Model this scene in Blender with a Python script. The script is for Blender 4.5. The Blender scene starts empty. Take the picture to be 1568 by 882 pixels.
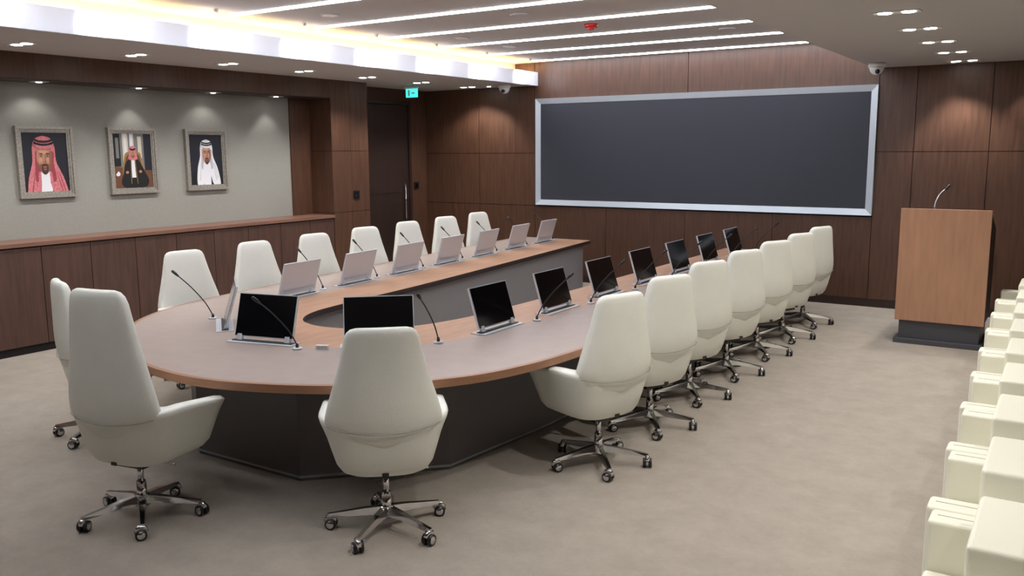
import bpy, bmesh, math, random
from mathutils import Vector, Matrix
random.seed(4)
scene = bpy.context.scene
H = 2.1

# ---------------------------------------------------------------- materials
def srgb(r, g, b):
    def c(x):
        x /= 255.0
        return x/12.92 if x <= 0.04045 else ((x+0.055)/1.055)**2.4
    return (c(r), c(g), c(b), 1.0)

def mat(name, col, rough=0.5, metal=0.0, emit=None, estr=0.0, noise=None, bump=None, spec=0.5, coat=0.0, col2=None):
    m = bpy.data.materials.new(name); m.use_nodes = True
    nt = m.node_tree; b = nt.nodes["Principled BSDF"]
    b.inputs["Base Color"].default_value = col
    b.inputs["Roughness"].default_value = rough
    b.inputs["Metallic"].default_value = metal
    b.inputs["Specular IOR Level"].default_value = spec
    b.inputs["Coat Weight"].default_value = coat
    if emit:
        b.inputs["Emission Color"].default_value = emit
        b.inputs["Emission Strength"].default_value = estr
    tc = nt.nodes.new("ShaderNodeTexCoord")
    if noise:
        sc, amt = noise[0], noise[1]
        stretch = noise[2] if len(noise) > 2 else (1, 1, 1)
        mp = nt.nodes.new("ShaderNodeMapping"); mp.inputs["Scale"].default_value = stretch
        nz = nt.nodes.new("ShaderNodeTexNoise"); nz.inputs["Scale"].default_value = sc
        nz.inputs["Detail"].default_value = noise[3] if len(noise) > 3 else 6
        if len(noise) > 3: nz.inputs["Roughness"].default_value = 0.75
        cr = nt.nodes.new("ShaderNodeValToRGB")
        cr.color_ramp.elements[0].position = 0.3; cr.color_ramp.elements[1].position = 0.7
        cr.color_ramp.elements[0].color = tuple(col[i]*(1-amt) for i in range(3))+(1,)
        cr.color_ramp.elements[1].color = col2 if col2 else tuple(min(1, col[i]*(1+amt)) for i in range(3))+(1,)
        nt.links.new(tc.outputs["Object"], mp.inputs["Vector"])
        nt.links.new(mp.outputs["Vector"], nz.inputs["Vector"])
        nt.links.new(nz.outputs["Fac"], cr.inputs["Fac"])
        nt.links.new(cr.outputs["Color"], b.inputs["Base Color"])
    if bump:
        nb = nt.nodes.new("ShaderNodeTexNoise"); nb.inputs["Scale"].default_value = bump[0]
        nb.inputs["Detail"].default_value = 4
        bp = nt.nodes.new("ShaderNodeBump"); bp.inputs["Strength"].default_value = bump[1]
        bp.inputs["Distance"].default_value = 0.01
        nt.links.new(tc.outputs["Object"], nb.inputs["Vector"])
        nt.links.new(nb.outputs["Fac"], bp.inputs["Height"])
        nt.links.new(bp.outputs["Normal"], b.inputs["Normal"])
    return m

M_wood = mat("wood_dark", srgb(83, 56, 42), 0.42, noise=(9, 0.26, (3, 3, 0.25)))
M_wood_cred = mat("wood_credenza", srgb(78, 54, 45), 0.45, noise=(9, 0.24, (3, 3, 0.25)))
M_wood_top = mat("wood_credenza_top", srgb(128, 92, 77), 0.35, noise=(6, 0.15, (3, 0.4, 3)))
M_groove = mat("groove", srgb(20, 13, 11), 0.8)
M_carpet = mat("carpet", srgb(163, 154, 143), 0.95, noise=(4.0, 0.12, (1, 1, 1), 12), bump=(140, 0.8), spec=0.1)
M_fabric = mat("wall_fabric", srgb(152, 151, 145), 0.9, noise=(110, 0.12, (1, 1, 2.5)), bump=(180, 0.4), spec=0.2)
M_ceil = mat("ceiling_paint", srgb(194, 189, 188), 0.85)
M_fascia = mat("fascia_white", srgb(228, 232, 245), 0.4)
M_strip = mat("led_strip", (1, 1, 1, 1), 0.5, emit=(0.90, 0.93, 1, 1), estr=25)
M_cove = mat("cove_led", (1, .7, .3, 1), 0.5, emit=(1, 0.72, 0.34, 1), estr=15)
M_lamp = mat("downlight_glow", (1, 1, 1, 1), 0.5, emit=(1, 0.97, 0.93, 1), estr=18)
M_silver = mat("brushed_aluminium", srgb(190, 195, 202), 0.32, 0.85)
M_sframe = mat("screen_frame_silver", srgb(196, 206, 216), 0.35, 0.25)
M_silverp = mat("silver_paint", srgb(200, 203, 210), 0.35, 0.2)
M_chrome = mat("chrome", srgb(215, 215, 218), 0.12, 1.0)
M_black = mat("black_plastic", srgb(22, 22, 24), 0.4)
M_glass = mat("black_screen_glass", srgb(9, 9, 12), 0.12, spec=0.4)
M_screen = mat("projection_screen", srgb(59, 61, 70), 0.6, spec=0.3)
M_leather = mat("white_leather", srgb(231, 231, 221), 0.42, noise=(4, 0.03), bump=(120, 0.12))
M_seam = mat("leather_seam", srgb(150, 150, 138), 0.6)
M_cream = mat("cream_leather", srgb(232, 230, 213), 0.42, bump=(90, 0.1))
M_taupe = mat("table_leather", srgb(160, 144, 135), 0.42, noise=(8, 0.04), spec=0.4)
M_twood = mat("table_wood", srgb(178, 138, 110), 0.38, noise=(6, 0.12, (3, 0.5, 3)))
M_tedge = mat("table_edge_wood", srgb(150, 108, 80), 0.4, noise=(6, 0.12, (1, 1, 8)))
M_tbase = mat("table_base_grey", srgb(92, 87, 88), 0.5)
M_tinner = mat("table_inner_grey", srgb(145, 141, 140), 0.5)
M_podwood = mat("podium_wood", srgb(172, 128, 101), 0.42, noise=(6, 0.1, (3, 3, 0.4)))
M_poddark = mat("podium_dark", srgb(52, 40, 38), 0.5)
M_podgrey = mat("podium_grey", srgb(72, 72, 78), 0.45)
M_frame = mat("picture_frame_silver", srgb(158, 153, 145), 0.4, 0.4, noise=(60, 0.3))
M_door = mat("door_dark", srgb(46, 32, 28), 0.45, noise=(5, 0.15, (3, 3, .4)))
M_exit = mat("exit_sign_glow", srgb(20, 160, 150), 0.5, emit=(0.05, 0.6, 0.55, 1), estr=1.5)
M_white = mat("white_plastic", srgb(225, 225, 225), 0.4)
M_red = mat("red_plastic", srgb(190, 25, 30), 0.4)

# ---------------------------------------------------------------- mesh builder
class MB:
    def __init__(s):
        s.v = []; s.f = []; s.m = []; s.sm = []; s.mats = []
    def mi(s, m):
        if m not in s.mats: s.mats.append(m)
        return s.mats.index(m)
    def add(s, vs, fs, m, smooth=False, M=None):
        o = len(s.v); i = s.mi(m)
        for p in vs:
            p = Vector(p)
            if M is not None: p = M @ p
            s.v.append(p)
        for f in fs:
            s.f.append([o+k for k in f]); s.m.append(i); s.sm.append(smooth)
    def box(s, x0, x1, y0, y1, z0, z1, m, M=None):
        vs = [(x0,y0,z0),(x1,y0,z0),(x1,y1,z0),(x0,y1,z0),(x0,y0,z1),(x1,y0,z1),(x1,y1,z1),(x0,y1,z1)]
        fs = [(0,3,2,1),(4,5,6,7),(0,1,5,4),(1,2,6,5),(2,3,7,6),(3,0,4,7)]
        s.add(vs, fs, m, False, M)
    def loft(s, rings, m, cap=True, smooth=True, M=None):
        n = len(rings[0]); vs = [p for r in rings for p in r]; fs = []
        for i in range(len(rings)-1):
            for j in range(n):
                k = (j+1) % n
                fs.append((i*n+j, i*n+k, (i+1)*n+k, (i+1)*n+j))
        if cap:
            fs.append(tuple(range(n-1, -1, -1)))
            fs.append(tuple((len(rings)-1)*n+j for j in range(n)))
        s.add(vs, fs, m, smooth, M)
    def cyl(s, p0, p1, r0, r1, m, n=16, smooth=True, M=None):
        s.tube([p0, p1], [r0, r1], m, n, smooth, M)
    def tube(s, pts, rs, m, n=10, smooth=True, M=None):
        pts = [Vector(p) for p in pts]
        if not isinstance(rs, (list, tuple)): rs = [rs]*len(pts)
        rings = []
        for i, p in enumerate(pts):
            a = pts[max(0, i-1)]; b = pts[min(len(pts)-1, i+1)]
            d = (b-a).normalized()
            u = d.cross(Vector((0, 0, 1)))
            if u.length < 1e-3: u = Vector((1, 0, 0))
            u.normalize(); w = d.cross(u)
            rings.append([p+u*(rs[i]*math.cos(2*math.pi*j/n))+w*(rs[i]*math.sin(2*math.pi*j/n)) for j in range(n)])
        s.loft(rings, m, True, smooth, M)
    def poly(s, pts2, z0, z1, m):
        n = len(pts2)
        vs = [(x, y, z0) for x, y in pts2]+[(x, y, z1) for x, y in pts2]
        fs = [tuple(range(n-1, -1, -1)), tuple(range(n, 2*n))]
        for j in range(n):
            k = (j+1) % n
            fs.append((j, k, n+k, n+j))
        s.add(vs, fs, m)
    def mesh(s, name, recalc=True):
        me = bpy.data.meshes.new(name)
        me.from_pydata([tuple(p) for p in s.v], [], s.f)
        for m in s.mats: me.materials.append(m)
        for p, i, sm in zip(me.polygons, s.m, s.sm):
            p.material_index = i; p.use_smooth = sm
        if recalc:
            bm = bmesh.new(); bm.from_mesh(me)
            bmesh.ops.recalc_face_normals(bm, faces=bm.faces)
            bm.to_mesh(me); bm.free()
        me.update()
        return me
    def obj(s, name, loc=(0, 0, 0), rz=0.0, bevel=None, recalc=True):
        me = s.mesh(name, recalc)
        o = place(name, me, loc, rz)
        if bevel:
            md = o.modifiers.new("bevel", 'BEVEL'); md.width = bevel; md.segments = 3
            md.limit_method = 'ANGLE'; md.angle_limit = math.radians(40)
        return o

def place(name, me, loc=(0, 0, 0), rz=0.0):
    o = bpy.data.objects.new(name, me)
    o.location = loc; o.rotation_euler = (0, 0, rz)
    scene.collection.objects.link(o)
    return o

def catmull(P, per=8):
    out = []
    n = len(P)
    for i in range(n-1):
        p0 = P[max(0, i-1)]; p1 = P[i]; p2 = P[i+1]; p3 = P[min(n-1, i+2)]
        for k in range(per):
            t = k/per
            out.append(tuple(0.5*((2*p1[a])+(-p0[a]+p2[a])*t+(2*p0[a]-5*p1[a]+4*p2[a]-p3[a])*t*t+(-p0[a]+3*p1[a]-3*p2[a]+p3[a])*t**3) for a in range(len(p1))))
    out.append(tuple(P[-1]))
    return out

# ---------------------------------------------------------------- room shell
YB, XR, YF = -2.5, 2.6, 12.30     # back wall, right wall, far (screen) wall
XL, XC, XD = -9.65, -9.20, -9.74  # portrait wall, credenza/bulkhead line, door recess wall
ZS, ZT = 3.12, 3.48               # soffit, tray ceiling
TX0, TX1, TY0 = -7.45, -2.35, 0.2

b = MB(); b.box(-10.1, XR+.1, YB-.1, YF+.2, -0.1, 0, M_carpet); b.obj("floor")

# far wall: dark backing + panels
b = MB()
b.box(-10.1, XR+.1, YF+.02, YF+.2, 0, ZT+.1, M_groove)
def panelY(x0, x1, z0, z1, m=M_wood, g=.004):
    b.box(x0+g, x1-g, YF, YF+.03, z0+g, z1-g, m)
for (x0, x1) in [(-9.74, -8.6), (-8.6, -7.5)]:
    for z0, z1 in [(0.1, 1.2), (1.2, 2.05), (2.05, 3.12)]:
        panelY(x0, x1, z0, z1)
for (x0, x1) in [(-7.5, -6.2), (-6.2, -4.9), (-4.9, -3.6), (-3.6, -2.29)]:
    panelY(x0, x1, 0.1, 1.2)
for (x0, x1) in [(-7.5, -4.9), (-4.9, -2.29)]:
    panelY(x0, x1, 2.90, 3.50)
panelY(-7.9, -7.5, 3.12, 3.5)
xs = [-2.29, -1.835, -.985, -.135, .715, 1.565, 2.6]
for i in range(len(xs)-1):
    for z0, z1 in [(0.1, 2.05), (2.05, 3.12)]:
        panelY(xs[i], xs[i+1], z0, z1)
b.obj("wall_far")
b = MB(); b.box(-9.74, XR, YF-.012, YF-.001, 0, .1, M_door); b.obj("baseboard_far")

# left wall: fabric part
b = MB()
b.box(-10.1, XL, YB-.1, 9.03, 0, ZT+.1, M_fabric)
b.obj("wall_left")
# wood-clad column next to the portrait wall
b = MB()
b.box(-10.1, XL+.025, 9.03, 9.42, 0, ZS, M_wood)
for (ya, yb_) in [(9.42, 9.807), (9.813, 10.2)]:
    for za, zb_ in [(0, 1.2), (1.206, 2.1), (2.106, ZS)]:
        b.box(-9.9, XC, ya, yb_, za, zb_, M_wood)
b.box(-9.9, XC-.02, 9.43, 10.19, 0, ZS, M_groove)
b.obj("trim_3")
# recessed wall with the door
b = MB()
b.box(-10.1, XD, 10.2, YF+.02, 0, ZS, M_wood)
b.obj("wall_left_recess")
b = MB()
b.box(XD+.001, XD+.03, 10.66, 11.76, 0.01, 2.85, M_door)
b.box(XD+.03, XD+.036, 10.76, 11.66, 0.25, 1.25, M_door)
b.box(XD+.03, XD+.036, 10.76, 11.66, 1.4, 2.7, M_door)
b.box(XD+.001, XD+.06, 10.60, 10.66, 0, 2.92, M_door); b.box(XD+.001, XD+.06, 11.76, 11.82, 0, 2.92, M_door)
b.box(XD+.001, XD+.06, 10.66, 11.76, 2.86, 2.92, M_door)
b.cyl((XD+.08, 11.62, .95), (XD+.08, 11.62, 1.55), .013, .013, M_chrome)
b.cyl((XD+.03, 11.62, 1.0), (XD+.08, 11.62, 1.0), .01, .01, M_chrome)
b.cyl((XD+.03, 11.62, 1.5), (XD+.08, 11.62, 1.5), .01, .01, M_chrome)
b.obj("door_1")
# bulkhead above portrait wall
b = MB()
b.box(XL+.001, XC, YB, 9.42, 2.86, ZS, M_wood)
b.box(XL+.001, XC-.02, YB, 9.41, 2.852, 2.86, M_door)
b.obj("trim_1")
b = MB(); b.box(XR, XR+.1, YB, YF, 0, ZT+.1, M_wood)
for k in range(1, 16): b.box(XR-.004, XR, YB+k*.95, YB+k*.95+.008, 0.1, ZS, M_groove)
b.obj("wall_right")
b = MB(); b.box(-10.1, XR+.1, YB-.1, YB, 0, ZT+.1, M_wood)
for k in range(1, 12): b.box(-9.6+k*1.0, -9.6+k*1.0+.008, YB, YB+.004, 0.1, ZS, M_groove)
b.obj("wall_back")

# ceiling
b = MB()
b.box(-10.1, TX0-.42, YB, YF+.02, ZS, ZT+.2, M_ceil)
b.box(TX0-.42, TX0, YB, YF, ZS, ZS+.02, M_ceil)
b.box(TX1, XR, YB, YF+.02, ZS, ZT+.2, M_ceil)
b.box(TX0-.42, TX1, YB, TY0, ZS, ZT+.2, M_ceil)
b.box(TX0-.42, TX1, TY0, YF+.02, ZT, ZT+.2, M_ceil)
b.obj("ceiling")
b = MB()
b.box(TX0-.03, TX0+.012, TY0, YF-.001, ZS-.004, 3.325, M_fascia)
b.obj("trim_2")
b = MB(); b.box(TX0-.30, TX0-.22, TY0+.05, YF-.02, ZS+.06, ZS+.12, M_cove); b.obj("cove_light_strip")
b = MB()
ys = [12.05-1.165*k for k in range(10)]
for y in ys:
    b.box(TX0+.05, TX1-.02, y-.032, y+.032, ZT-.012, ZT+.002, M_strip)
b.obj("ceiling_light_strips")

def spot(name, parent, loc, aim, energy, ang=80, blend=.6, col=(1, .965, .92), r=.03):
    l = bpy.data.lights.new(name, 'SPOT'); l.energy = energy; l.spot_size = math.radians(ang); l.spot_blend = blend
    l.color = col; l.shadow_soft_size = r
    o = bpy.data.objects.new(name, l); scene.collection.objects.link(o)
    o.location = loc
    o.rotation_euler = (Vector(aim)-Vector(loc)).to_track_quat('-Z', 'Y').to_euler()
    o.parent = parent
    return o
for k in range(10):  # added lamps imitating the strip ends' reflected glow on the fascia
    y = 11.75-1.17*k
    b = MB()
    b.cyl((TX0+.20, y, ZT), (TX0+.20, y, ZT-.03), .022, .022, M_white)
    o = b.obj("added_fascia_light")
    spot("lamp", o, (TX0+.24, y, ZT-.08), (TX0, y, 3.25), 90, 70, 1.0, (.85, .92, 1))

def downlight(x, y, z, energy=70, pair=True, ang=95, aim=None, size=.05):
    b = MB()
    xs_ = [-.085, .085] if pair else [0]
    w = (.17 if pair else .075)
    b.box(x-w, x+w, y-.07, y+.07, z-.006, z-.0005, M_white)
    for dx in xs_:
        b.cyl((x+dx, y, z-.006), (x+dx, y, z-.010), size, size, M_lamp, 20, False)
    o = b.obj("recessed_downlight")
    a = aim if aim else (x, y, 0)
    spot("lamp", o, (x, y, z-.03), a, energy, ang)
for k in range(8):
    downlight(-8.5, 11.85-1.2*k, ZS, 70, ang=125)
for k in range(9):
    downlight(-1.28, 12.0-1.13*k-.1, ZS, 85)
for y in [2.0, 5.0, 8.0]:  # unseen downlights added right of the view for more room light
    downlight(.9, y+1, ZS, 80)
for x in (-6.5, -4.5):  # unseen downlights added behind the camera to brighten the room
    downlight(x, -1.0, ZS, 80)
for y in [6.49, 8.6]:
    downlight(-9.42, y, 2.852, 8, False, 80, (-9.62, y, 1.6), .03)
for y in [4.2, 5.3, 7.55]:
    downlight(-9.42, y, 2.852, 5, False, 120, (-9.55, y, 1.2), .03)
for x in (-8.15, -1.4, -.55):
    downlight(x, 11.95, ZS, 30, False, 70, (x, 12.25, 1.6), .03)

# ---------------------------------------------------------------- projection screen
b = MB()
x0, x1, z0, z1 = -7.46, -2.29, 1.22, 2.91
b.box(x0+.05, x1-.05, YF-.02, YF-.002, z0+.05, z1-.05, M_screen)
fw, pd = .085, .05
def bar(pts):
    (ox0, oz0), (ox1, oz1), (ix1, iz1), (ix0, iz0) = pts
    yo, yi = YF-pd, YF-.025
    vs = [(ox0, YF-.002, oz0), (ox1, YF-.002, oz1), (ox1, yo, oz1), (ox0, yo, oz0), (ix0, yi, iz0), (ix1, yi, iz1), (ix0, YF-.002, iz0), (ix1, YF-.002, iz1)]
    fs = [(0, 1, 2, 3), (3, 2, 5, 4), (4, 5, 7, 6), (6, 7, 1, 0)]
    b.add(vs, fs, M_sframe)
O = [(x0, z0), (x1, z0), (x1, z1), (x0, z1)]
I = [(x0+fw, z0+fw), (x1-fw, z0+fw), (x1-fw, z1-fw), (x0+fw, z1-fw)]
for k in range(4):
    j = (k+1) % 4
    bar((O[k], O[j], I[j], I[k]))
b.obj("projection_screen")

# ---------------------------------------------------------------- credenza
b = MB()
b.box(XL+.01, XC-.03, 1.2, 9.41, 0, .08, M_groove)
b.box(XL+.01, XC-.02, 1.2, 9.41, .08, 1.13, M_groove)
yy = [9.41]+[8.37+.555-.555*k for k in range(0, 14)]
for i in range(len(yy)-1):
    b.box(XC-.02, XC, yy[i+1]+.004, yy[i]-.004, .09, 1.12, M_wood_cred)
b.box(XL+.005, XC+.02, 1.2, 9.415, 1.135, 1.175, M_wood_top)
b.obj("credenza")

for (x, y, z) in [(XC+.006, 9.9, 1.45), (XD+.006, 12.0, 1.5)]:
    b = MB(); b.box(x-.005, x+.008, y-.06, y+.06, z-.06, z+.06, M_black); b.box(x+.008, x+.012, y-.03, y+.03, z-.03, z+.03, M_glass)
    b.obj("wall_switch")

# ---------------------------------------------------------------- portraits
def flat(name, r, g, bb, **k): return mat(name, srgb(r, g, bb), .55, **k)
C = dict(navy=flat("paint_navy", 24, 25, 38), red=flat("paint_red", 196, 84, 94, noise=(90, .25, (1, 1, 1)), col2=srgb(224, 146, 152)), redd=flat("paint_red_shade", 152, 60, 72, noise=(90, .2)),
         skin=flat("paint_skin", 184, 130, 104), skl=flat("paint_skin_light", 200, 148, 122), skd=flat("paint_skin_shade", 138, 92, 72), blk=flat("paint_black", 14, 13, 16),
         wht=flat("paint_white", 226, 226, 232), wsh=flat("paint_white_shade", 178, 180, 194), beard=flat("paint_beard", 66, 46, 40), stub=flat("paint_stubble", 128, 86, 68),
         cream=flat("paint_cream", 205, 196, 176), brown=flat("paint_brown", 104, 66, 44), gold=flat("paint_gold", 150, 118, 62),
         greyb=flat("paint_grey", 120, 120, 122), lips=flat("paint_lips", 158, 90, 80))
def ell(cx, cy, rx, ry, n=28):
    return [(cx+rx*math.cos(2*math.pi*i/n), cy+ry*math.sin(2*math.pi*i/n)) for i in range(n)]
def sm(P):
    return catmull([*P, P[0]], 5)[:-1]
def portrait(yc, zc, layers, w=.64, h=.78):
    b = MB(); X = XL
    fwid = .068
    for (o, i_, d) in [(0, .03, .05), (.026, .052, .036), (.05, fwid, .026)]:
        b.box(X+.002, X+d, yc-w/2+o, yc+w/2-o, zc+h/2-i_, zc+h/2-o, M_frame)
        b.box(X+.002, X+d, yc-w/2+o, yc+w/2-o, zc-h/2+o, zc-h/2+i_, M_frame)
        b.box(X+.002, X+d, yc-w/2+o, yc-w/2+i_, zc-h/2+i_, zc+h/2-i_, M_frame)
        b.box(X+.002, X+d, yc+w/2-i_, yc+w/2-o, zc-h/2+i_, zc+h/2-i_, M_frame)
    iw, ih = w/2-fwid, h/2-fwid
    b.box(X+.002, X+.012, yc-iw, yc+iw, zc-ih, zc+ih, C['navy'])
    for k, (c, P) in enumerate(layers):
        x = X+.0125+.0003*k
        vs = [(x, yc+max(-1, min(1, u))*iw, zc+max(-1, min(1, v))*ih) for u, v in P]
        b.add(vs, [tuple(range(len(vs)))], C[c])
    b.obj("framed_portrait", recalc=False)
def bust(drape, shade, cx=0.0, cy=.2, s=1.0, robe='blk', inner='wht', beard='beard', bs=1.0):
    def T(P): return [(cx+u*s, cy+v*s) for u, v in P]
    L = []
    L.append((robe, T(sm([(-.45, -.45), (-.85, -.75), (-1.0, -1.3), (1.0, -1.3), (.88, -.75), (.45, -.45)]))))
    L.append((inner, T([(-.26, -.4), (.26, -.4), (.22, -1.4), (-.22, -1.4)])))
    L.append((drape, T(sm([(0, .62), (-.28, .54), (-.40, .3), (-.43, -.1), (-.62, -.62), (-.66, -1.3), (-.26, -1.3), (-.13, -.62), (.12, -.58), (.40, -1.3), (.85, -1.3), (.70, -.62), (.43, -.1), (.40, .3), (.28, .54)]))))
    L.append((shade, T(sm([(-.31, .2), (-.33, -.1), (-.36, -.55), (-.26, -.62), (-.2, -.35), (.2, -.35), (.28, -.62), (.40, -.55), (.33, -.1), (.31, .2)]))))
    for a, c in ((-.5, -1.1), (.58, -1.1), (.68, -1.0)):
        L.append((shade, T([(a*.7, -.35), (a*.74, -.36), (a+.03, c), (a-.01, c)])))
    L.append((inner, T([(-.15, -.35), (.15, -.35), (.16, -.7), (0, -.85), (-.16, -.7)])))
    L.append(('skd', T(ell(0, -.28, .14, .15))))
    L.append(('skin', T(sm([(0, .34), (-.22, .26), (-.27, .02), (-.24, -.2), (-.12, -.36), (0, -.40), (.12, -.36), (.24, -.2), (.27, .02), (.22, .26)]))))
    L.append(('skd', T(sm([(.22, .26), (.27, .02), (.24, -.2), (.14, -.35), (.17, -.1), (.18, .1)]))))
    L.append(('skl', T(ell(-.03, .19, .15, .07)))); L.append(('skl', T(ell(-.13, -.03, .06, .06)))); L.append(('skl', T(ell(.12, -.03, .04, .05))))
    if bs > .9:
        L.append(('stub', T(sm([(-.26, -.04), (-.24, -.22), (-.12, -.37), (0, -.41), (.12, -.37), (.24, -.22), (.26, -.04), (.2, -.15), (.12, -.14), (0, -.13), (-.12, -.14), (-.2, -.15)]))))
    L.append((beard, T(sm([(-.11, -.18), (-.12, -.3), (-.07, -.40), (0, -.43), (.07, -.40), (.12, -.3), (.11, -.18), (.06, -.15), (0, -.14), (-.06, -.15)]))))
    L.append(('stub', T(ell(0, -.29, .06, .035))))
    L.append(('lips', T(ell(0, -.225, .075, .024))))
    L.append(('skd', T(sm([(.0, .1), (-.05, -.09), (0, -.115), (.055, -.1), (.03, .1)]))))
    L.append(('skl', T(sm([(-.015, .1), (-.03, -.07), (0, -.08), (.012, .1)]))))
    for sx in (-1, 1):
        L.append(('skd', T(ell(sx*.115, .085, .06, .035))))
        L.append(('wsh', T(ell(sx*.115, .075, .04, .016))))
        L.append(('blk', T(ell(sx*.115, .075, .02, .018))))
        L.append(('beard', T([(sx*.05, .125), (sx*.18, .13), (sx*.19, .145), (sx*.06, .15)][::sx])))
    L.append((drape, T(sm([(0, .62), (-.26, .54), (-.31, .36), (-.2, .27), (0, .25), (.2, .27), (.31, .36), (.26, .54)]))))
    L.append(('blk', T(sm([(-.34, .40), (-.18, .36), (0, .345), (.18, .36), (.34, .40), (.335, .46), (.18, .42), (0, .405), (-.18, .42), (-.335, .46)]))))
    L.append(('blk', T(sm([(-.32, .48), (-.18, .44), (0, .425), (.18, .44), (.32, .48), (.305, .535), (.18, .50), (0, .485), (-.18, .50), (-.305, .535)]))))
    return L
portrait(5.42, 2.0, bust('red', 'redd', -.05, .12, 1.25))
L2 = [('greyb', [(-1, -1), (1, -1), (1, 1), (-1, 1)]), ('brown', [(-1, -1), (1, -1), (1, -.35), (-1, -.2)]),
      ('blk', [(-1, -.2), (-.62, -.2), (-.62, 1), (-1, 1)]), ('cream', [(-.5, -.2), (.1, -.2), (.1, 1), (-.5, 1)]),
      ('wht', [(-.42, 0), (-.28, 0), (-.28, 1), (-.42, 1)]), ('greyb', [(-.2, 0), (-.12, 0), (-.12, 1), (-.2, 1)]), ('wht', [(-.1, 0), (.04, 0), (.04, 1), (-.1, 1)]), ('greyb', [(-.86, .1), (-.7, .1), (-.7, .85), (-.86, .85)]),
      ('navy', [(.62, -.35), (1, -.35), (1, 1), (.62, 1)]), ('cream', [(.3, .1), (.5, .1), (.5, .9), (.3, .9)]),
      ('gold', sm([(-.45, .15), (-.52, -.6), (.52, -.6), (.45, .15), (.3, .32), (-.3, .32)])), ('brown', sm([(-.38, .1), (-.42, -.6), (.42, -.6), (.38, .1), (.2, .24), (-.2, .24)])),
      ('blk', sm([(-.16, .1), (-.42, -.1), (-.55, -.5), (-.66, -.8), (-.4, -1), (.55, -1), (.8, -.75), (.6, -.4), (.4, -.1), (.16, .1)])),
      ('wht', [(-.08, .1), (.08, .1), (.1, -.35), (.12, -.62), (-.1, -.62), (-.1, -.35)]), ('gold', [(-.12, .1), (-.09, .1), (-.13, -.85), (-.16, -.85)]),
      ('gold', [(.09, .1), (.12, .1), (.2, -.85), (.17, -.85)]), ('skin', ell(-.34, -.42, .08, .05)), ('skin', ell(.36, -.4, .08, .05)),
      ('red', sm([(0, .56), (-.17, .48), (-.2, .25), (-.24, .08), (-.1, .03), (.1, .03), (.24, .08), (.2, .25), (.17, .48)])),
      ('skin', ell(0, .28, .11, .17)), ('stub', sm([(-.1, .24), (-.08, .15), (0, .1), (.08, .15), (.1, .24), (.05, .2), (-.05, .2)])),
      ('blk', ell(-.045, .31, .018, .01)), ('blk', ell(.045, .31, .018, .01)), ('skd', ell(0, .26, .015, .04)), ('red', ell(0, .46, .14, .08)),
      ('blk', sm([(-.15, .42), (0, .38), (.15, .42), (.14, .47), (0, .44), (-.14, .47)])),
      ('brown', sm([(-1, -.55), (-.75, -.5), (-.7, -.8), (-1, -.9)])), ('wht', sm([(-.95, -.5), (-.8, -.38), (-.72, -.5), (-.85, -.56)]))]
portrait(6.49, 2.0, L2)
portrait(7.55, 2.0, bust('wht', 'wsh', .05, .22, .95, bs=.5))

# ---------------------------------------------------------------- conference table
Oc = [(-2.80, 11.6), (-2.78, 9), (-2.77, 7), (-2.76, 5.4), (-2.86, 4.54), (-3.10, 4.0), (-3.55, 3.56), (-4.15, 3.30), (-4.65, 3.26), (-5.18, 3.38), (-5.75, 3.70), (-6.3, 4.16), (-6.62, 4.75), (-6.78, 5.5), (-6.94, 7), (-7.12, 9), (-7.35, 11.6)]
Ic = [(-4.02, 11.6), (-4.04, 9), (-4.06, 7), (-4.1, 5.9), (-4.15, 5.5), (-4.25, 5.2), (-4.42, 4.98), (-4.62, 4.84), (-4.88, 4.79), (-5.12, 4.86), (-5.28, 5.02), (-5.38, 5.25), (-5.42, 5.5), (-5.46, 5.9), (-5.55, 7), (-5.78, 9), (-6.1, 11.6)]
Oo, Ii = catmull(Oc, 8), catmull(Ic, 8)
b = MB()
zt, zb = .76, .71
n = len(Oo)
def lp(i, t): return (Oo[i][0]*(1-t)+Ii[i][0]*t, Oo[i][1]*(1-t)+Ii[i][1]*t)
for a, bb_, m in [(0, .022, M_tedge), (.022, .60, M_taupe), (.60, 1.0, M_twood)]:
    vs = []; fs = []
    for i in range(n):
        p, q = lp(i, a), lp(i, bb_)
        vs += [(p[0], p[1], zt), (q[0], q[1], zt)]
    for i in range(n-1):
        fs.append((2*i, 2*i+2, 2*i+3, 2*i+1))
    b.add(vs, fs, m)
for arr, m in [(Oo, M_tedge), (Ii, M_poddark)]:
    vs = []; fs = []
    for p in arr: vs += [(p[0], p[1], zt), (p[0], p[1], zb)]
    for i in range(n-1): fs.append((2*i, 2*i+1, 2*i+3, 2*i+2))
    b.add(vs, fs, m, True)
vs = []; fs = []
for i in range(n): vs += [(Oo[i][0], Oo[i][1], zb), (Ii[i][0], Ii[i][1], zb)]
for i in range(n-1): fs.append((2*i, 2*i+1, 2*i+3, 2*i+2))
b.add(vs, fs, M_tbase)
for i in (0, n-1):
    p, q = Oo[i], Ii[i]
    b.add([(p[0], p[1], zb), (q[0], q[1], zb), (q[0], q[1], zt), (p[0], p[1], zt)], [(0, 1, 2, 3)], M_tedge)
Bo = [(-3.28, 11.45), (-3.28, 5.6), (-3.39, 4.46), (-4.08, 3.78), (-5.08, 3.78), (-5.9, 4.35), (-6.3, 5.3), (-6.85, 11.45)]
def off(P, d):
    out = []
    for i, p in enumerate(P):
        a = P[max(0, i-1)]; c = P[min(len(P)-1, i+1)]
        t = Vector((c[0]-a[0], c[1]-a[1])).normalized()
        out.append((p[0]+t.y*d, p[1]-t.x*d))
    return out
sg = -1
if off(Ii, -.05)[n//2][1] > Ii[n//2][1]: sg = 1
Bi = [(p[0], min(p[1], 11.45)) for p in off(Ii, sg*.05)]
b.poly(Bo+Bi[::-1], 0.0, zb-.001, M_tbase)
Bj = [(p[0], min(p[1], 11.45)) for p in off(Ii, sg*.046)]
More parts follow.
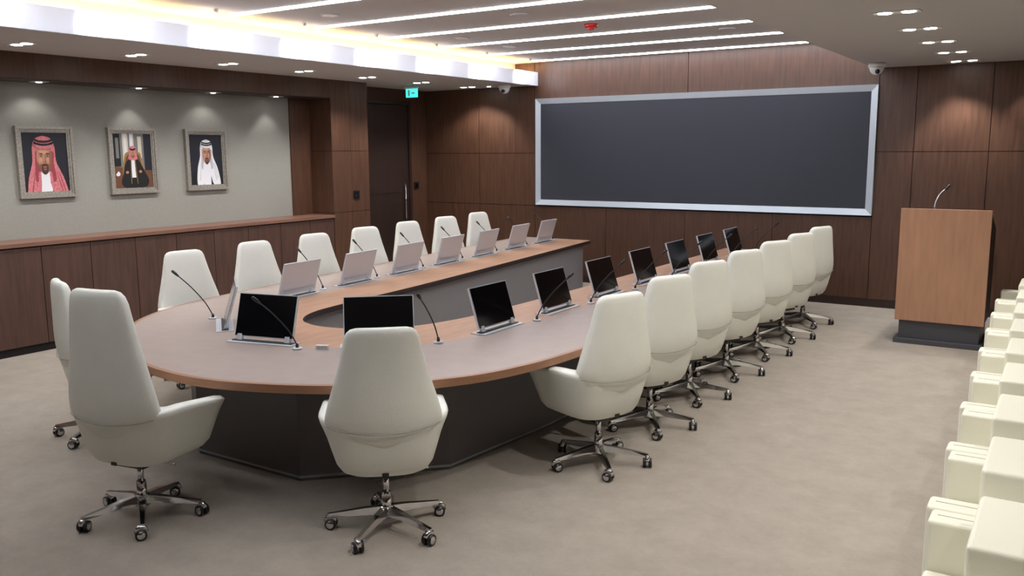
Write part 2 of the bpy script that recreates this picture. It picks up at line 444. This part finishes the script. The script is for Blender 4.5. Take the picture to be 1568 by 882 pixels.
vs = []; fs = []
for p in Bj: vs += [(p[0], p[1], 0.004), (p[0], p[1], zb-.002)]
for i in range(n-1): fs.append((2*i, 2*i+1, 2*i+3, 2*i+2))
b.add(vs, fs, M_tinner, True)
for i in range(len(Bo)-1):
    p, q = Vector(Bo[i]), Vector(Bo[i+1]); t = (q-p).normalized(); nn = Vector((t.y, -t.x))
    mid = (p+q)/2
    if (mid+nn*.1-Vector((-4.7, 7))).length < (mid-Vector((-4.7, 7))).length: nn = -nn
    a0, a1 = p+nn*.006, q+nn*.006
    b.add([(p.x, p.y, .02), (q.x, q.y, .02), (a1.x, a1.y, .02), (a0.x, a0.y, .02), (p.x, p.y, .035), (q.x, q.y, .035), (a1.x, a1.y, .035), (a0.x, a0.y, .035)],
          [(0, 1, 2, 3), (4, 5, 6, 7), (2, 3, 7, 6), (1, 2, 6, 5), (0, 3, 7, 4)], M_silver)
b.obj("conference_table", recalc=True)

# ---------------------------------------------------------------- monitor
def monitor_mesh():
    b = MB()
    b.box(-.27, .27, -.055, .075, 0, .006, M_silverp)
    b.box(-.25, .25, -.015, .035, .006, .012, M_black)
    R = Matrix.Translation((0, 0.01, .024)) @ Matrix.Rotation(math.radians(-17), 4, 'X')
    b.box(-.245, .245, 0, .016, .01, .325, M_silverp, R)
    b.box(-.238, .238, -.003, 0, .018, .318, M_glass, R)
    b.box(-.2, .2, .016, .022, .05, .07, M_silver, R)
    for sx in (-.2, .2):
        b.box(sx-.02, sx+.02, -.004, .022, -.015, .03, M_silverp, R)
    return b.mesh("monitor")
mon = monitor_mesh()
def face(dx, dy): return math.atan2(dy, dx)+math.pi/2
def mic_mesh():
    b = MB()
    b.cyl((0, 0, 0), (0, 0, .012), .035, .033, M_silverp, 20)
    b.cyl((0, 0, .012), (0, 0, .04), .012, .009, M_black, 12)
    pts = catmull([(0, 0, .03), (0, -.06, .14), (0, -.16, .26), (0, -.26, .355)], 6)
    b.tube(pts, .0048, M_black, 8)
    b.tube([(0, -.255, .350), (0, -.275, .369), (0, -.302, .393), (0, -.308, .398)], [.007, .011, .011, .004], M_black, 10)
    return b.mesh("mic")
micm = mic_mesh()
zt += .001
for k in range(7):
    y = 5.43+.918*k
    place("desk_monitor", mon, (-3.63, y, zt), face(1, 0))
    place("gooseneck_microphone", micm, (-3.55, y+.42, zt), face(1, .15))
for k in range(7):
    t = k/6; y = 5.71+5.29*t; x = -6.12-.46*t
    place("desk_monitor", mon, (x, y, zt), face(-1, -.08))
    place("gooseneck_microphone", micm, (x-.06, y+.42 if k < 6 else y+.4, zt), face(-1, -.1))
for (x, y, d, md) in [(-4.02, 4.51, (.66, -.75), (.30, .32)), (-4.79, 4.14, (.22, -.97), (.36, .03)), (-5.55, 4.42, (-.62, -.78), (-.3, .18))]:
    place("desk_monitor", mon, (x, y, zt), face(*d))
    place("gooseneck_microphone", micm, (x+md[0], y+md[1]-.04, zt), face(d[0]-.5, d[1]))
b = MB(); b.box(-.045, .045, -.012, .012, 0, .028, M_white); b.box(-.038, .038, -.013, -.012, .005, .023, M_silver)
b.obj("name_plate", (-4.28, 4.22, zt), math.radians(25))

# ---------------------------------------------------------------- office chair
def chair_mesh(tall=0.0):
    b = MB()
    SH = .08
    def sgnpow(c, e): return math.copysign(abs(c)**e, c)
    levels = [(.355, .17, -.17, .06, .04), (.362, .215, -.225, .12, .04), (.38, .245, -.255, .17, .042), (.42, .268, -.278, .205, .045),
              (.50, .290, -.298, .225, .048), (.58, .312, -.310, .240, .052), (.63, .330, -.316, .248, .060), (.665, .345, -.318, .255, .072), (.69, .352, -.314, .258, .080), (.704, .342, -.300, .250, .064)]
    rings = []
    for z, w, yb, yf, th in levels:
        def path(w, yb, yf, z):
            yc = min(0.0, yb+.24)
            P = []
            for i in range(6):
                t = i/6; P.append((w, yf+(yc-yf)*t))
            for i in range(25):
                a = math.pi*i/24
                P.append((w*sgnpow(math.cos(a), .62), yc-(yc-yb)*abs(math.sin(a))**.62))
            for i in range(1, 7):
                t = i/6; P.append((-w, yc+(yf-yc)*t))
            out = []
            for x, y in P:
                f = (z-.355)/.35
                out.append(Vector((x, y+SH, z-f*f*max(0, y+.05)*.12)))
            return out
        o = path(w, yb, yf, z)
        inn = path(w-th, yb+th, yf, z)
        m1 = (o[0]*.6+inn[0]*.4)+Vector((0, .02, 0)); m2 = (o[-1]*.6+inn[-1]*.4)+Vector((0, .02, 0))
        rings.append(o+[m2]+inn[::-1]+[m1])
    n = len(rings[0]); vs = [p for r in rings for p in r]; fs = []
    for i in range(len(rings)-1):
        for j in range(n):
            k = (j+1) % n
            fs.append((i*n+j, i*n+k, (i+1)*n+k, (i+1)*n+j))
    half = (n-2)//2
    top = (len(rings)-1)*n
    for j in range(half-1):
        fs.append((top+j, top+j+1, top+n-2-(j+1), top+n-2-j))
    fs.append((top+half-1, top+half, top+half+1)); fs.append((top+0, top+n-2, top+n-1))
    fs.append(tuple(range(half)))
    b.add(vs, fs, M_leather, True)
    def se_ring(w, t, y, z, n=36, e=.45, wrap=.05, tilt=0):
        P = []
        for i in range(n):
            a = 2*math.pi*i/n
            x = w*sgnpow(math.cos(a), e); yy = t*sgnpow(math.sin(a), e*1.3)
            P.append(Vector((x, SH+y+yy+wrap*(x/max(w, .01))**2*(w/.28)**2, z+tilt*(x/.28)**2)))
        return P
    L = [(.535, .23, .028, -.262), (.545, .27, .040, -.266), (.57, .298, .048, -.272), (.64, .314, .053, -.284), (.72, .308, .055, -.290), (.80, .287, .055, -.293), (.90, .256, .053, -.294), (1.0, .228, .049, -.297),
         (1.09, .206, .045, -.301), (1.14, .195, .041, -.303), (1.17, .182, .036, -.305), (1.188, .162, .028, -.306), (1.196, .135, .016, -.306)]
    L = [(z if z < .7 else .7+(z-.7)*(1+tall/.5), w, t, y) for z, w, t, y in L]
    b.loft([se_ring(w, t, y, z, tilt=(.08*max(0, (.70-z)/.15) if z < .70 else 0)) for z, w, t, y in L], M_leather)
    pts = []
    for i in range(25):
        x = -.30+.60*i/24
        pts.append((x, SH-.342+.062*(x/.30)**2+(.03*max(0, (abs(x)-.26)/.04)), .632+.03*(x/.285)**2))
    b.tube(pts, .003, M_seam, 6)
    S = [(.435, .20, .20), (.445, .235, .245), (.47, .252, .265), (.50, .255, .27), (.525, .245, .26), (.54, .22, .235), (.546, .17, .19)]
    rings = []
    for z, w, d in S:
        r = []
        for i in range(36):
            a = 2*math.pi*i/36
            r.append(Vector((w*sgnpow(math.cos(a), .5), SH+.085+d*sgnpow(math.sin(a), .5), z)))
        rings.append(r)
    b.loft(rings, M_leather)
    b.box(-.018, .018, SH-.268, SH-.262, .375, .392, M_black)
    b.box(-.10, .10, -.08, .16, .325, .362, M_black)
    b.cyl((.08, .02, .345), (.24, .02, .34), .007, .007, M_chrome)
    b.cyl((0, 0, .20), (0, 0, .335), .018, .018, M_chrome, 16)
    b.cyl((0, 0, .085), (0, 0, .22), .032, .026, M_chrome, 18)
    b.cyl((0, 0, .075), (0, 0, .14), .045, .04, M_chrome, 18)
    for k in range(5):
        a = math.radians(90+72*k+8)
        R = Matrix.Rotation(a, 4, 'Z')
        rings = []
        for t, w, h0, h1 in [(.03, .026, .09, .138), (.12, .022, .088, .126), (.22, .018, .078, .108), (.335, .014, .070, .088)]:
            rings.append([(t, -w, h0), (t, w, h0), (t, w*.75, h1), (t, -w*.75, h1)])
        b.loft(rings, M_chrome, True, False, R)
        b.cyl((.328, 0, .050), (.328, 0, .078), .010, .010, M_chrome, 10, True, R)
        Rc = R @ Matrix.Translation((.328, 0, 0)) @ Matrix.Rotation(math.radians(35+k*50), 4, 'Z')
        for sx in (-1, 1):
            b.cyl((sx*.009, .012, .031), (sx*.028, .012, .031), .031, .031, M_black, 18, True, Rc)
            b.cyl((sx*.028, .012, .031), (sx*.031, .012, .031), .023, .021, M_chrome, 14, True, Rc)
        b.tube([(0, -.022, .042), (0, -.008, .062), (0, .018, .068), (0, .040, .048)], [.012, .018, .018, .012], M_chrome, 10, True, Rc)
    return b.mesh("office_chair")
chm = chair_mesh()
chm_t = chair_mesh(.18)
def chair(x, y, dx, dy, me=None): place("office_chair", me or chm, (x, y, 0), math.atan2(dy, dx)-math.pi/2)
rf = [(-.93, .37), (-.90, .44), (-.90, .44), (-.90, .44), (-.90, .44), (-.91, .42), (-.93, .37)]
rx = [-2.60, -2.64, -2.69, -2.69, -2.69, -2.69, -2.71]
for k in range(7): chair(rx[k], 5.08+.93*k, *rf[k])
for k in range(7):
    t = k/6; chair(-6.76-.50*t, 5.12+5.48*t, 1, [.0, .05, .0, -.04, .03, -.03, .02][k]-.12)
chair(-3.13, 3.53, -.66, .75)
chair(-4.45, 2.90, -.20, 1, chm_t)
chair(-6.06, 3.67, .35, .94)

# ---------------------------------------------------------------- armchairs along right side
def arm_mesh():
    b = MB()
    for s_ in (-1, 1):
        y0_, y1_ = sorted((s_*.275, s_*.415))
        b.box(.0, .62, y0_, y1_, .05, .60, M_cream)
    b.box(.02, .44, -.268, .268, .07, .30, M_cream)
    b.box(.0, .19, -.268, .268, .305, .39, M_cream)
    b.box(.185, .37, -.268, .268, .305, .75, M_cream)
    b.box(.38, .60, -.268, .268, .07, .60, M_cream)
    for x in (.05, .55):
        for y in (-.36, .36): b.cyl((x, y, 0), (x, y, .055), .02, .022, M_chrome, 12)
    return b.mesh("armchair")
am = arm_mesh()
for k in range(-1, 9):
    y = 3.49+.842*k
    o = place("armchair", am, (-.42-.026*k, y, 0), 0)
    md = o.modifiers.new("bevel", 'BEVEL'); md.width = .018; md.segments = 4; md.limit_method = 'ANGLE'
    s_ = MB()
    for yy_ in (-.345, .345):
        s_.tube([(.03, yy_, .6), (.60, yy_, .6)], .002, M_seam, 6)
    so = s_.obj("stitching"); so.parent = o

# ---------------------------------------------------------------- podium
b = MB()
b.box(-1.60, -.735, 10.17, 10.205, .25, 1.46, M_podwood)
def wedge(xa, xb, m):
    vs = [(xa, 10.205, .25), (xb, 10.205, .25), (xb, 10.95, .25), (xa, 10.95, .25), (xa, 10.205, 1.44), (xb, 10.205, 1.44), (xb, 10.95, 1.22), (xa, 10.95, 1.22)]
    b.add(vs, [(0, 3, 2, 1), (4, 5, 6, 7), (0, 1, 5, 4), (1, 2, 6, 5), (2, 3, 7, 6), (3, 0, 4, 7)], m)
wedge(-1.58, -.745, M_poddark)
b.box(-1.56, -.775, 10.21, 10.9, .05, .25, M_podgrey)
b.box(-1.60, -.735, 10.14, 10.95, 0, .05, M_podgrey)
b.tube(catmull([(-1.30, 10.4, 1.36), (-1.30, 10.4, 1.50), (-1.27, 10.45, 1.60), (-1.22, 10.52, 1.66)], 5), .007, M_silver, 8)
b.tube([(-1.225, 10.51, 1.65), (-1.19, 10.55, 1.70)], .013, M_black, 8)
b.obj("podium", bevel=.004)

# ---------------------------------------------------------------- ceiling devices
def dome(x, y, z, r=.1):
    b = MB(); z -= .004
    b.cyl((x, y, z), (x, y, z-.05), r, r*.95, M_white, 24)
    rings = []
    for i in range(7):
        a = math.radians(90*i/6.3)
        rings.append([Vector((x+r*.85*math.cos(a)*math.cos(2*math.pi*j/20), y+r*.85*math.cos(a)*math.sin(2*math.pi*j/20), z-.05-r*.9*math.sin(a))) for j in range(20)])
    b.loft(rings, M_white)
    b.cyl((x+.02, y-.06, z-.10), (x+.03, y-.10, z-.11), .028, .025, M_black, 14)
    b.obj("security_camera")
dome(-7.72, 11.75, ZS); dome(-2.2, 11.6, ZS)
b = MB()
b.box(-9.08, -8.86, 10.98, 11.01, 2.93, 3.065, M_exit); b.box(-9.10, -8.84, 10.975, 11.015, 3.065, 3.09, M_white); b.box(-8.99, -8.95, 10.985, 11.005, 3.085, ZS, M_white)
b.box(-9.03, -9.0, 10.976, 10.98, 2.95, 3.04, M_white); b.box(-8.96, -8.90, 10.976, 10.98, 2.985, 3.005, M_white)
b.obj("exit_sign")
b = MB()
b.cyl((-4.72, 8.95, ZT), (-4.72, 8.95, ZT-.035), .075, .07, M_red, 24); b.cyl((-4.72, 8.95, ZT-.035), (-4.72, 8.95, ZT-.06), .04, .03, M_red, 20)
b.obj("fire_alarm")
for (x, y) in [(-6.6, 6.8), (-5.0, 7.9), (-6.6, 10.2), (-3.6, 10.2), (-6.6, 9.1)]:
    b = MB(); b.cyl((x, y, ZT), (x, y, ZT-.008), .10, .095, M_ceil, 28); b.cyl((x, y, ZT-.008), (x, y, ZT-.010), .08, .08, M_silverp, 28, False); b.obj("ceiling_speaker")

# ---------------------------------------------------------------- world, camera
w = bpy.data.worlds.new("world"); scene.world = w; w.use_nodes = True
w.node_tree.nodes["Background"].inputs[0].default_value = (.5, .5, .55, 1)
w.node_tree.nodes["Background"].inputs[1].default_value = .02
cam = bpy.data.cameras.new("camera"); co = bpy.data.objects.new("camera", cam); scene.collection.objects.link(co)
cam.sensor_width = 36; cam.lens = 36*1341/1568; cam.clip_start = .05
co.matrix_world = Matrix.Translation((0, 0, H)) @ Matrix.Rotation(math.radians(32.9), 4, 'Z') @ Matrix.Rotation(math.radians(90-8.94), 4, 'X') @ Matrix.Rotation(math.radians(-.35), 4, 'Z')
scene.camera = co
scene.view_settings.view_transform = 'Standard'
scene.view_settings.exposure = 0.06
